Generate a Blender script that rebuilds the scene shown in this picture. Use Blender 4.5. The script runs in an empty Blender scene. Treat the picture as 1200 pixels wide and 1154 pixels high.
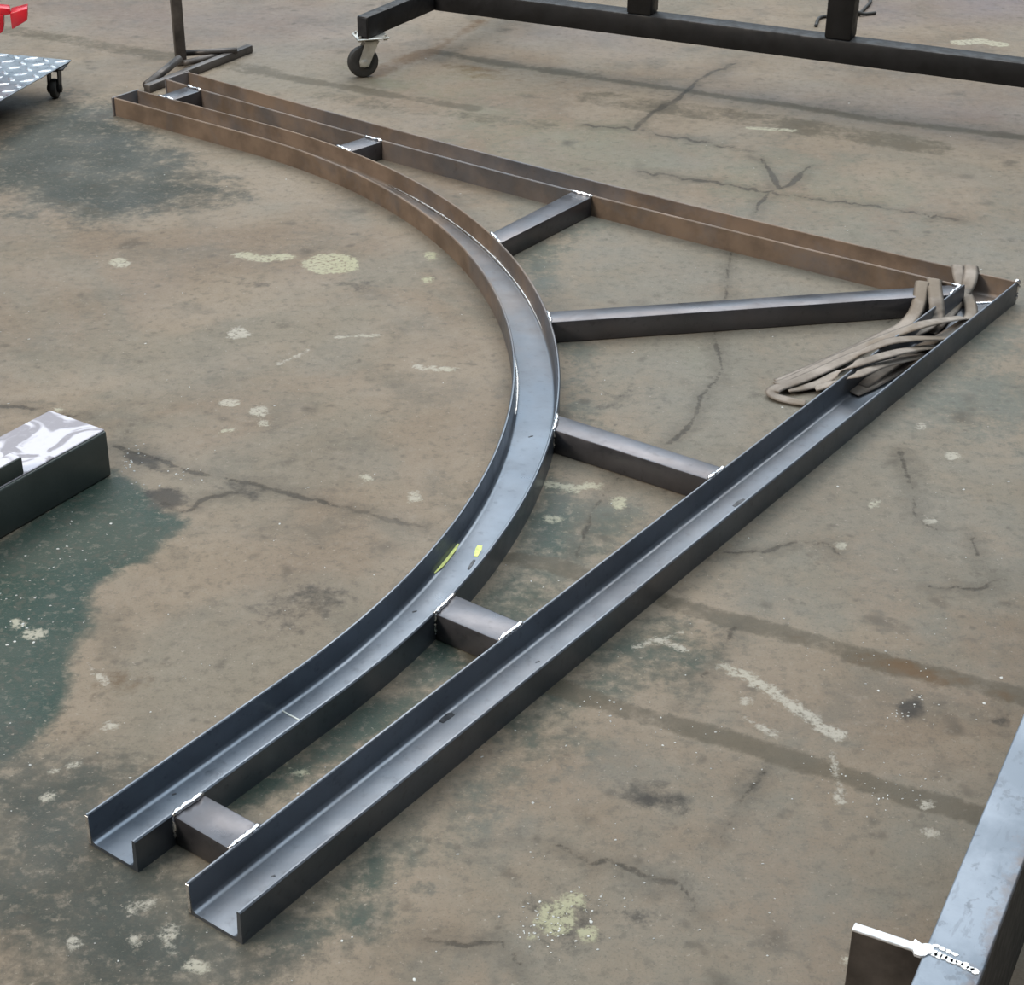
import bpy, bmesh, math, random
import numpy as np
from mathutils import Matrix, Vector

random.seed(7)
rng = np.random.default_rng(7)
scene = bpy.context.scene
COL = scene.collection

# ------------------------------------------------------------------ camera
FPX, CZ, PITCH, ROLL = 2078.905, 1.69583, -0.523469, 0.009798
cam_d = bpy.data.cameras.new('camera')
cam_d.sensor_fit = 'HORIZONTAL'; cam_d.sensor_width = 36.0
cam_d.lens = 36.0 * FPX / 1200.0
cam_d.clip_start = 0.05; cam_d.clip_end = 100
cam = bpy.data.objects.new('camera', cam_d); COL.objects.link(cam)
CAM_M = Matrix.Translation((0, 0, CZ)) @ Matrix.Rotation(math.pi/2 + PITCH, 4, 'X') @ Matrix.Rotation(ROLL, 4, 'Z')
cam.matrix_world = CAM_M
scene.camera = cam

# ------------------------------------------------------------------ light
world = bpy.data.worlds.new('world'); scene.world = world
world.use_nodes = True
bg = world.node_tree.nodes['Background']
bg.inputs[0].default_value = (0.80, 0.86, 0.95, 1)
bg.inputs[1].default_value = 0.08

def area(name, loc, target, sx, sy, power, color):
    d = bpy.data.lights.new(name, 'AREA'); d.shape = 'RECTANGLE'
    d.size = sx; d.size_y = sy; d.energy = power; d.color = color
    o = bpy.data.objects.new(name, d); COL.objects.link(o)
    o.location = loc
    o.rotation_euler = (Vector(target) - Vector(loc)).to_track_quat('-Z', 'Y').to_euler()
    return o
# rear roof light, left key light, two unseen fills added for reflections on steel
area('roof_light_rear', (1.2, 8.8, 6.2), (0.6, 7.2, 0), 9.0, 4.0, 330, (1.0, 0.88, 0.76))
area('added_overhead_fill', (0.0, 8.0, 7.5), (0.0, 8.0, 0), 16.0, 18.0, 2150, (0.78, 0.90, 1.0))  # unseen broad cool light overhead, added to brighten the channel webs
area('added_far_reflection', (0.0, 17.5, 6.2), (0.0, 4.0, 1.0), 15.0, 4.5, 330, (0.66, 0.84, 1.0))  # unseen far light, added so the webs reflect something cool and bright
area('unseen_left_key', (-5.4, -0.2, 3.8), (0.0, 4.6, 0), 1.6, 1.6, 385, (1.0, 0.89, 0.77))  # unseen key light from the left, placed to brighten the brown flanges

vs = scene.view_settings
vs.view_transform = 'Standard'; vs.look = 'None'; vs.exposure = 0.16; vs.gamma = 1.0
vs.use_curve_mapping = False

# ------------------------------------------------------------------ pixel -> place
CR = CAM_M.to_3x3()
def un(px, py, z=0.0):
    """Point at height z seen through photo pixel (px, py)."""
    d = CR @ Vector(((px-600)/FPX, -(py-577)/FPX, -1.0))
    t = (z - CZ) / d.z
    return Vector((0, 0, CZ)) + d * t

# ------------------------------------------------------------------ node helpers
def new_mat(name):
    m = bpy.data.materials.new(name); m.use_nodes = True
    nt = m.node_tree; b = nt.nodes['Principled BSDF']
    return m, nt, b
class N:
    def __init__(self, nt): self.nt = nt; self.co = None
    def add(self, t, **kw):
        n = self.nt.nodes.new(t)
        for k, v in kw.items(): setattr(n, k, v)
        return n
    def link(self, a, b): self.nt.links.new(a, b)
    def coord(self, kind='Object'):
        n = self.add('ShaderNodeTexCoord'); return n.outputs[kind]
    def noise(self, scale, detail=4, rough=0.55, vec=None, dist=0.0):
        n = self.add('ShaderNodeTexNoise'); n.inputs['Scale'].default_value = scale
        n.inputs['Detail'].default_value = detail; n.inputs['Roughness'].default_value = rough
        n.inputs['Distortion'].default_value = dist
        if vec is not None: self.link(vec, n.inputs['Vector'])
        return n.outputs['Fac']
    def ramp(self, fac, a, b, c0=0.0, c1=1.0):
        n = self.add('ShaderNodeMapRange'); n.interpolation_type = 'SMOOTHSTEP'
        n.inputs['From Min'].default_value = a; n.inputs['From Max'].default_value = b
        n.inputs['To Min'].default_value = c0; n.inputs['To Max'].default_value = c1
        self.link(fac, n.inputs['Value']); return n.outputs['Result']
    def math(self, op, a, b=None):
        n = self.add('ShaderNodeMath', operation=op)
        for i, v in enumerate((a, b)):
            if v is None: continue
            if isinstance(v, (int, float)): n.inputs[i].default_value = v
            else: self.link(v, n.inputs[i])
        return n.outputs[0]
    def mix(self, fac, a, b, mode='MIX'):
        n = self.add('ShaderNodeMix', data_type='RGBA', blend_type=mode)
        if isinstance(fac, (int, float)): n.inputs[0].default_value = fac
        else: self.link(fac, n.inputs[0])
        for i, v in ((6, a), (7, b)):
            if isinstance(v, tuple): n.inputs[i].default_value = (*v, 1)
            else: self.link(v, n.inputs[i])
        return n.outputs[2]
    def attr(self, name):
        n = self.add('ShaderNodeAttribute'); n.attribute_name = name
        return n.outputs['Fac']
    def bump(self, h, strength, dist, normal=None):
        n = self.add('ShaderNodeBump'); n.inputs['Strength'].default_value = strength
        n.inputs['Distance'].default_value = dist; self.link(h, n.inputs['Height'])
        if normal is not None: self.link(normal, n.inputs['Normal'])
        return n.outputs['Normal']

def simple(name, col, rough=0.5, metal=0.0, var=0.12, scale=25, bump=0.0, spec=0.5):
    m, nt, b = new_mat(name); n = N(nt)
    co = n.coord()
    f = n.noise(scale, 6, 0.6, co)
    lo = tuple(c*(1-var*1.6) for c in col); hi = tuple(min(1, c*(1+var*1.6)) for c in col)
    n.link(n.mix(n.ramp(f, .3, .7), lo, hi), b.inputs['Base Color'])
    n.link(n.ramp(n.noise(scale*2.1, 3, .5, co), .3, .7, max(.04, rough-.1), min(1, rough+.1)), b.inputs['Roughness'])
    b.inputs['Metallic'].default_value = metal
    b.inputs['Specular IOR Level'].default_value = spec
    if bump: n.link(n.bump(f, bump, 0.002), b.inputs['Normal'])
    return m

def steel(name, dark, light, rust, rough=0.36, metal=0.75, use_attr=False, rbase=0.0):
    m, nt, b = new_mat(name); n = N(nt)
    co = n.coord()
    mp = n.add('ShaderNodeMapping'); mp.inputs['Scale'].default_value = (1, 1, 1); n.link(co, mp.inputs[0])
    big = n.noise(3.5, 5, .6, mp.outputs[0], .3)
    fine = n.noise(60, 4, .6, mp.outputs[0])
    c = n.mix(n.ramp(big, .32, .68), dark, light)
    c = n.mix(n.math('MULTIPLY', n.ramp(fine, .55, .75), .45), c, tuple(v*.5 for v in dark))
    rmask = n.ramp(n.noise(5.0, 8, .68, mp.outputs[0], .5), .25, .75)
    if use_attr:
        r = n.attr('rust')
        fac = n.math('MINIMUM', n.math('MULTIPLY', r, n.math('ADD', n.math('MULTIPLY', rmask, .7), .62)), 1.0)
    else:
        fac = n.math('MULTIPLY', rmask, rbase)
    rc = n.mix(n.ramp(n.noise(9, 6, .6, mp.outputs[0]), .35, .65), rust, tuple(v*.6 for v in rust))
    c = n.mix(fac, c, rc)
    n.link(c, b.inputs['Base Color'])
    n.link(n.math('MULTIPLY', n.math('SUBTRACT', 1.0, n.math('MULTIPLY', fac, .75)), metal), b.inputs['Metallic'])
    rg = n.ramp(n.noise(14, 5, .6, mp.outputs[0]), .3, .7, rough-.07, rough+.09)
    n.link(n.math('ADD', rg, n.math('MULTIPLY', fac, .25)), b.inputs['Roughness'])
    n.link(n.bump(n.noise(140, 3, .5, mp.outputs[0]), .12, .001), b.inputs['Normal'])
    return m

# ------------------------------------------------------------------ mesh helpers
def obj(name, me, mat=None, parent=None, smooth=False):
    o = bpy.data.objects.new(name, me); COL.objects.link(o)
    if mat is not None and not me.materials: me.materials.append(mat)
    if parent is not None: o.parent = parent
    if smooth:
        me.polygons.foreach_set('use_smooth', [True]*len(me.polygons))
    return o
def from_bm(name, bm, mat=None, parent=None, smooth=False):
    bmesh.ops.recalc_face_normals(bm, faces=bm.faces)
    me = bpy.data.meshes.new(name); bm.to_mesh(me); bm.free()
    return obj(name, me, mat, parent, smooth)
def empty(name, loc=(0, 0, 0), rz=0.0, label=None, cat=None, group=None):
    o = bpy.data.objects.new(name, None); COL.objects.link(o)
    o.empty_display_size = .05
    o.location = loc; o.rotation_euler = (0, 0, rz)
    tag(o, label, cat, group)
    return o
def tag(o, label=None, cat=None, group=None, kind=None):
    if label: o['label'] = label
    if cat: o['category'] = cat
    if group: o['group'] = group
    if kind: o['kind'] = kind
    return o
def auto_smooth(o, ang=35):
    me = o.data
    bm = bmesh.new(); bm.from_mesh(me)
    for f in bm.faces: f.smooth = True
    for e in bm.edges:
        if len(e.link_faces) == 2 and e.calc_face_angle() > math.radians(ang): e.smooth = False
    bm.to_mesh(me); bm.free()
def add_box(bm, c, s, rz=0.0, bev=0.0, seg=2, m=None):
    b2 = bmesh.new(); bmesh.ops.create_cube(b2, size=1)
    for v in b2.verts: v.co = Vector((v.co.x*s[0], v.co.y*s[1], v.co.z*s[2]))
    if bev: bmesh.ops.bevel(b2, geom=b2.edges[:], offset=bev, segments=seg, profile=.5, affect='EDGES')
    M = Matrix.Translation(c) @ Matrix.Rotation(rz, 4, 'Z')
    if m is not None: M = M @ m
    bmesh.ops.transform(b2, matrix=M, verts=b2.verts)
    merge(bm, b2)
def merge(bm, b2):
    vm = {}
    for v in b2.verts: vm[v] = bm.verts.new(v.co)
    for f in b2.faces:
        try: bm.faces.new([vm[v] for v in f.verts])
        except ValueError: pass
    b2.free()
def add_prism(bm, poly, z0, z1, bev=0.0, seg=2):
    b2 = bmesh.new()
    lo = [b2.verts.new((x, y, z0)) for x, y in poly]; hi = [b2.verts.new((x, y, z1)) for x, y in poly]
    k = len(poly)
    b2.faces.new(lo[::-1]); b2.faces.new(hi)
    for i in range(k): b2.faces.new((lo[i], lo[(i+1) % k], hi[(i+1) % k], hi[i]))
    bmesh.ops.recalc_face_normals(b2, faces=b2.faces)
    if bev: bmesh.ops.bevel(b2, geom=b2.edges[:], offset=bev, segments=seg, profile=.5, affect='EDGES')
    merge(bm, b2)
def add_lathe(bm, prof, seg=24, M=None):
    b2 = bmesh.new(); rings = []
    for r, z in prof:
        rings.append([b2.verts.new((r*math.cos(2*math.pi*i/seg), r*math.sin(2*math.pi*i/seg), z)) for i in range(seg)])
    for a, b in zip(rings[:-1], rings[1:]):
        for i in range(seg):
            b2.faces.new((a[i], a[(i+1) % seg], b[(i+1) % seg], b[i]))
    b2.faces.new(rings[0][::-1]); b2.faces.new(rings[-1])
    if M is not None: bmesh.ops.transform(b2, matrix=M, verts=b2.verts)
    merge(bm, b2)
def add_tube(bm, pts, rad, seg=8, cap=True):
    """round tube along a polyline; rad is a number or one per point"""
    pts = [Vector(p) for p in pts]; k = len(pts)
    rs = rad if isinstance(rad, (list, tuple)) else [rad]*k
    rings = []
    for i in range(k):
        t = (pts[min(i+1, k-1)] - pts[max(i-1, 0)]).normalized()
        a = t.cross(Vector((0, 0, 1)))
        if a.length < 1e-3: a = t.cross(Vector((1, 0, 0)))
        a.normalize(); b = a.cross(t)
        rings.append([bm.verts.new(pts[i] + rs[i]*(a*math.cos(2*math.pi*j/seg) + b*math.sin(2*math.pi*j/seg))) for j in range(seg)])
    for a, b in zip(rings[:-1], rings[1:]):
        for j in range(seg): bm.faces.new((a[j], a[(j+1) % seg], b[(j+1) % seg], b[j]))
    if cap: bm.faces.new(rings[0][::-1]); bm.faces.new(rings[-1])
def add_bar(bm, p0, p1, w, h, bev=.003):
    """rectangular bar between two points, h measured upward-ish"""
    p0, p1 = Vector(p0), Vector(p1); d = p1 - p0; L = d.length
    M = Matrix.Translation((p0+p1)/2) @ d.to_track_quat('X', 'Z').to_matrix().to_4x4()
    b2 = bmesh.new(); bmesh.ops.create_cube(b2, size=1)
    for v in b2.verts: v.co = Vector((v.co.x*L, v.co.y*w, v.co.z*h))
    if bev: bmesh.ops.bevel(b2, geom=b2.edges[:], offset=bev, segments=2, profile=.5, affect='EDGES')
    bmesh.ops.transform(b2, matrix=M, verts=b2.verts); merge(bm, b2)
def catmull(pts, n=8):
    P = [Vector(p) for p in pts]; P = [2*P[0]-P[1]] + P + [2*P[-1]-P[-2]]
    out = []
    for i in range(1, len(P)-2):
        for k in range(n):
            t = k/n
            out.append(.5*((2*P[i]) + (P[i+1]-P[i-1])*t + (2*P[i-1]-5*P[i]+4*P[i+1]-P[i+2])*t*t + (3*P[i]-P[i-1]-3*P[i+1]+P[i+2])*t**3))
    out.append(P[-2]); return out

# ------------------------------------------------------------------ floor
def seg_dist(V, pts):
    d = np.full(len(V), 1e9)
    P = np.array(pts); lo, hi = P.min(0)-.6, P.max(0)+.6
    near = np.nonzero((V[:, 0] > lo[0]) & (V[:, 0] < hi[0]) & (V[:, 1] > lo[1]) & (V[:, 1] < hi[1]))[0]
    if len(near) < len(V): d[near] = seg_dist_all(V[near], pts); return d
    return seg_dist_all(V, pts)
def seg_dist_all(V, pts):
    d = np.full(len(V), 1e9)
    for a, b in zip(pts[:-1], pts[1:]):
        a = np.array(a); b = np.array(b); ab = b-a
        t = np.clip(((V-a)@ab)/max(ab@ab, 1e-12), 0, 1)
        d = np.minimum(d, np.hypot(*(V-(a+t[:, None]*ab)).T))
    return d
def w2(px, py): p = un(px, py); return (p.x, p.y)
def pix_line(V, pts, hw):
    """signed distance to a drawn line (negative inside) in metres; hw = half width in pixels"""
    W = [w2(*p) for p in pts]
    a, b = np.array(pts[0], float), np.array(pts[-1], float)
    t = (b-a)/np.hypot(*(b-a)); nrm = np.array([-t[1], t[0]])
    m = pts[len(pts)//2]
    q = np.array(w2(m[0]+nrm[0]*hw, m[1]+nrm[1]*hw)) - np.array(w2(*m))
    tw = np.array(W[-1])-np.array(W[0]); tw /= np.hypot(*tw)
    hwm = abs(q[0]*-tw[1] + q[1]*tw[0])
    return seg_dist(V, W) - hwm
def pix_poly(V, pts):
    W = np.array([w2(*p) for p in pts]); n = len(W)
    d = seg_dist(V, [tuple(p) for p in W] + [tuple(W[0])])
    ins = np.zeros(len(V), bool)
    for i in range(n):
        a, b = W[i], W[(i+1) % n]
        c = ((a[1] > V[:, 1]) != (b[1] > V[:, 1]))
        xi = (b[0]-a[0])*(V[:, 1]-a[1])/((b[1]-a[1]) if abs(b[1]-a[1]) > 1e-9 else 1e-9) + a[0]
        ins ^= c & (V[:, 0] < xi)
    return np.where(ins, -d, d)
def pix_ell(V, cx, cy, rx, ry):
    return pix_poly(V, [(cx+rx*math.cos(a), cy+ry*math.sin(a)) for a in np.linspace(0, 2*math.pi, 14)[:-1]])
def soft(d, s): # 1 inside, 0 outside over +-s
    t = np.clip((s-d)/(2*s), 0, 1); return t*t*(3-2*t)

CRACKS = [
 (2.2, [(858,290),(855,306),(853,325),(852,345),(845,372),(836,393),(843,413),(846,433),(838,447),(821,464),(816,484),(804,504),(784,519)]),
 (1.6, [(892,186),(905,204),(914,221),(929,214),(949,195)]), (1.6, [(914,221),(901,225),(881,253)]),
 (2.2, [(862,74),(823,91),(806,106),(790,118)]), (3.4, [(800,110),(773,128),(745,152)]),
 (1.8, [(745,535),(723,563),(699,592),(693,599),(684,630),(675,655)]),
 (1.6, [(1055,530),(1062,555),(1070,575),(1070,600),(1085,615),(1100,622)]),
 (1.6, [(1140,627),(1147,665),(1170,680),(1145,690),(1090,687)]),
 (1.8, [(985,650),(970,637),(930,635),(905,645),(850,647)]),
 (2.6, [(560,992),(600,985),(630,982),(665,995),(690,1012),(715,1007),(750,1025),(795,1035),(812,1050),(817,1070)]),
 (1.5, [(862,735),(840,772),(815,805),(797,827)]),
 (1.0, [(905,900),(870,935),(845,985)]),
 (2.8, [(135,523),(187,539),(224,553),(275,563),(299,567),(336,577),(387,591),(448,607),(508,621)]),
 (1.8, [(275,577),(243,584),(215,600),(190,590)]), (2.2, [(0,476),(42,479),(90,488)]),
 (1.2, [(680,147),(749,152),(810,165),(880,178)]), (1.4, [(749,201),(823,212),(897,225),(983,236),(1040,245),(1120,258)]),
 (1.2, [(1040,380),(1100,330)]), (1.6, [(500,1100),(545,1108),(590,1105),(610,1130)]),
]
BANDS = [
 (10, .75, [(600,655),(650,662),(690,676),(772,702),(850,725),(920,742),(990,762),(1050,782),(1125,797),(1197,815),(1300,842)]),
 (11, .8, [(560,770),(610,790),(660,807),(720,830),(785,847),(850,865),(920,887),(980,905),(1050,930),(1140,952),(1260,985)]),
 (2.6, .9, [(640,83),(680,89),(788,104),(866,116),(923,123),(1027,141),(1191,160),(1300,176)]),
 (9, .55, [(700,115),(800,128),(900,142),(1000,158),(1090,172)]),
 (3.5, .8, [(290,80),(343,92),(393,100),(450,110),(507,120),(553,127)]),
 (3, .7, [(507,60),(553,68),(600,77),(697,88)]),
 (6, .6, [(-60,26),(19,37),(88,47),(149,59),(197,67),(229,75),(267,77),(317,85)]),
 (6, .35, [(380,112),(480,128),(560,138),(640,148)]),
 (5, .4, [(120,250),(60,235),(0,225)]),
]
WARM = [(8, .9, [(1050,780),(1085,793),(1100,797)]), (5, .7, [(563,25),(533,43),(507,60)]), (7, .9, [(500,62),(467,73),(440,86)]),
        (9, .5, [(1120,795),(1180,815)]), (8, .35, [(520,80),(600,90),(680,98)]), (14, .35, [(940,750),(1040,780)]), (20, .3, [(80,860),(130,800),(260,790)])]
GREEN = [
 (.05, 1.4, [(-80,700),(0,640),(134,552),(182,588),(212,612),(170,650),(105,690),(92,740),(72,800),(55,850),(0,890),(-80,950)]),
 (.05, .62, [(640,545),(700,600),(650,690),(600,760),(480,850),(300,960),(230,950),(400,840),(520,740),(600,640)]),
 (.05, .52, [(655,400),(700,405),(690,470),(745,520),(690,520),(655,480)]),
 (.10, .62, [(640,800),(760,705),(855,733),(810,815),(720,830),(690,870),(600,940),(500,1030),(440,1090),(330,1110),(560,900)]),
 (.05, .5, [(600,300),(692,252),(725,262),(655,305),(640,360),(620,330)]),
 (.14, .5, [(1130,365),(1230,350),(1230,540),(1100,520),(1040,490),(980,540),(900,600),(860,590),(1000,480)]),
 (.10, .7, [(690,590),(640,700),(700,650),(770,600)]),
 (.06, .8, [(415,1005),(440,985),(470,1010),(465,1050),(430,1060),(410,1040)]), (.05,.6,[(520,940),(550,950),(560,975),(530,985)]),
 (.20, .4, [(560,700),(800,690),(640,900),(420,1100)]),
]
OLIVE = [(.2, .55, [(500,120),(640,140),(770,150),(800,210),(700,205),(560,170)]), (.2, .45, [(800,170),(1000,190),(1150,240),(1000,280),(800,220)]),
         (.1, .35, [(380,70),(560,80),(640,110),(480,120)]), (.06,.3,[(800,390),(840,400),(830,460),(790,440)])]
SLATE = [(.16, .85, [(-60,200),(0,160),(75,112),(150,135),(185,170),(270,218),(290,230),(205,238),(150,266),(80,260),(0,240)]), (.16, .8, [(-40,880),(60,870),(120,900),(170,960),(240,1040),(330,1110),(360,1200),(-60,1200)]),]
GREY = [(.35, .8, [(640,240),(1260,240),(1260,760),(920,720),(760,600),(660,480)]), (.3, .6, [(560,980),(800,860),(1150,960),(1050,1200),(560,1200)]), (.3,.5,[(480,140),(1000,180),(1100,260),(700,200)])]
VIOLET = [(.25, .9, [(1060,-30),(1260,-30),(1260,25),(1120,22)]), (.3, .5, [(860,110),(1260,120),(1260,170),(1000,135)]), (.2, .45, [(620,20),(740,20),(760,60),(600,50)]),
          (.15, .6, [(1000,0),(1080,0),(1070,25),(1010,30)]), (.4,.5,[(-100,0),(460,0),(420,60),(230,50)])]
DARK = [(.03, 1.3, [(172,576),(200,572),(218,580),(212,592),(190,597)]), (.03, 1.1, [(140,528),(185,538),(190,552),(150,540)]), (.03,.45,[(270,565),(310,570),(300,585),(275,582)]),
        (.04, .45, [(725,925),(775,918),(808,935),(800,952),(740,948)]), (.04, .4, [(715,1065),(760,1060),(775,1085),(730,1090)]),
        (.03, .35, [(370,322),(440,330),(430,342),(380,335)]), (.03, .3, [(245,320),(330,330),(300,342),(250,336)]), (.05,.35,[(615,1060),(700,1040),(720,1100),(640,1120)]),
        (.03,.3,[(865,915),(890,895),(905,905),(880,935)]), (.02, .6, [(1050,830),(1075,815),(1080,835),(1060,850)]), (.02,.5,[(1160,845),(1185,838),(1180,850)]),
        (.03, .4, [(360,680),(400,690),(420,700),(330,745),(280,715)]), (.03,.4,[(320,725),(372,735),(360,745),(325,740)]), (.1,.25,[(60,480),(110,490),(90,470)]),
        (.08,.3,[(760,440),(780,470),(700,480),(720,450)])]
PAINT_L = [(6.5, [(848,779),(900,806),(940,836),(962,850),(985,863)]), (3, [(874,843),(905,860)]), (4, [(283,299),(308,303),(336,301)]), (2.5, [(490,430),(530,433)]),
           (4, [(642,566),(670,572),(699,569)]), (2.5, [(775,753),(800,758)]), (4, [(792,756),(800,760)]), (2, [(262,505),(275,503)]), (1.6, [(325,428),(360,411)]), (1.4, [(395,395),(440,392)]),
           (2.4, [(985,940),(975,880)]), (1.8, [(100,780),(125,800)]), (2.4, [(60,905),(90,895)]), (3, [(1125,50),(1150,48),(1172,52)]), (1.6,[(840,355),(860,357)]), (1.6,[(330,885),(345,905)]),
           (1.6,[(880,150),(930,153)]), (2.2,[(195,130),(210,134)]), (2, [(740,760),(800,740)])]
PAINT_B = [(388,309,34,12), (280,390,14,7), (268,472,11,4), (304,482,13,6), (725,589,11,8), (648,609,10,5), (665,571,8,5), (1090,977,10,5), (40,742,16,7), (20,730,10,6), (485,582,9,6), (1085,945,9,4),
           (140,308,12,6), (875,820,8,4), (1180,1000,5,3), (1118,535,10,5), (985,640,6,4), (770,640,7,4), (645,1065,12,10), (660,1085,10,6), (625,1100,7,5), (680,1060,7,6), (200,1105,8,14), (175,1060,9,5),
           (355,905,6,4), (1025,590,7,4), (310,495,6,4), (430,560,7,4), (70,480,5,3), (130,850,7,4), (990,1125,6,5), (502,328,6,4), (505,300,8,5), (1080,500,6,4), (1090,610,8,4), (160,1062,10,7), (176,1058,9,8), (200,1098,9,14), (160,1100,8,6), (232,1132,12,5), (57,932,10,5), (85,1107,6,9), (652,1075,26,20), (690,1095,14,10), (672,1055,12,8)]

xs = np.concatenate([np.linspace(-9, -2.4, 12), np.arange(-2.35, -1.2, .0095), np.arange(-1.2, 1.2, .0072), np.arange(1.2, 2.36, .0095), np.linspace(2.4, 9, 12)])
ys = np.concatenate([np.linspace(-5, 1.4, 10), np.arange(1.42, 3.2, .0062), np.arange(3.2, 6.95, .0092), np.linspace(7.0, 15, 14)])
GX, GY = np.meshgrid(xs, ys); V2 = np.stack([GX.ravel(), GY.ravel()], 1)
A = {}
d = np.full(len(V2), .5)
def ragged(pts):
    out = []
    for a, b in zip(pts[:-1], pts[1:]):
        L = math.hypot(b[0]-a[0], b[1]-a[1]); k = max(2, int(L/7))
        for i in range(k):
            j = min(2.2, L*.08) if i else 0
            out.append((a[0]+(b[0]-a[0])*i/k+random.uniform(-j, j), a[1]+(b[1]-a[1])*i/k+random.uniform(-j, j)))
    return out+[pts[-1]]
for hw, pts in CRACKS: d = np.minimum(d, pix_line(V2, ragged(pts), hw*.7))
A['crack'] = d
b = np.zeros(len(V2))
for hw, k, pts in BANDS: b = np.maximum(b, k*soft(pix_line(V2, pts, hw), .011 if hw > 9.5 else .02))
A['band'] = b
for nm, L in (('green', GREEN), ('olive', OLIVE), ('grey', GREY), ('slate', SLATE), ('violet', VIOLET), ('dark', DARK)):
    b = np.zeros(len(V2))
    for s, k, pts in L: b = np.maximum(b, k*soft(pix_poly(V2, pts), s))
    A[nm] = b
b = np.zeros(len(V2))
for hw, k, pts in WARM: b = np.maximum(b, k*soft(pix_line(V2, pts, hw), .03))
A['warm'] = b
d = np.full(len(V2), .5)
for hw, pts in PAINT_L: d = np.minimum(d, pix_line(V2, pts, hw))
for e in PAINT_B: d = np.minimum(d, pix_ell(V2, *e))
A['paint'] = d

nx, ny = len(xs), len(ys)
idx = np.arange(nx*ny).reshape(ny, nx)
F = np.stack([idx[:-1, :-1], idx[:-1, 1:], idx[1:, 1:], idx[1:, :-1]], -1).reshape(-1, 4)
fm = bpy.data.meshes.new('floor')
fm.vertices.add(nx*ny); fm.vertices.foreach_set('co', np.c_[V2, np.zeros(len(V2))].ravel())
fm.loops.add(F.size); fm.loops.foreach_set('vertex_index', F.ravel())
fm.polygons.add(len(F)); fm.polygons.foreach_set('loop_start', np.arange(0, F.size, 4)); fm.polygons.foreach_set('loop_total', np.full(len(F), 4))
fm.update(calc_edges=True)
for k, v in A.items():
    a = fm.attributes.new(k, 'FLOAT', 'POINT'); a.data.foreach_set('value', v.astype(np.float32))

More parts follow.
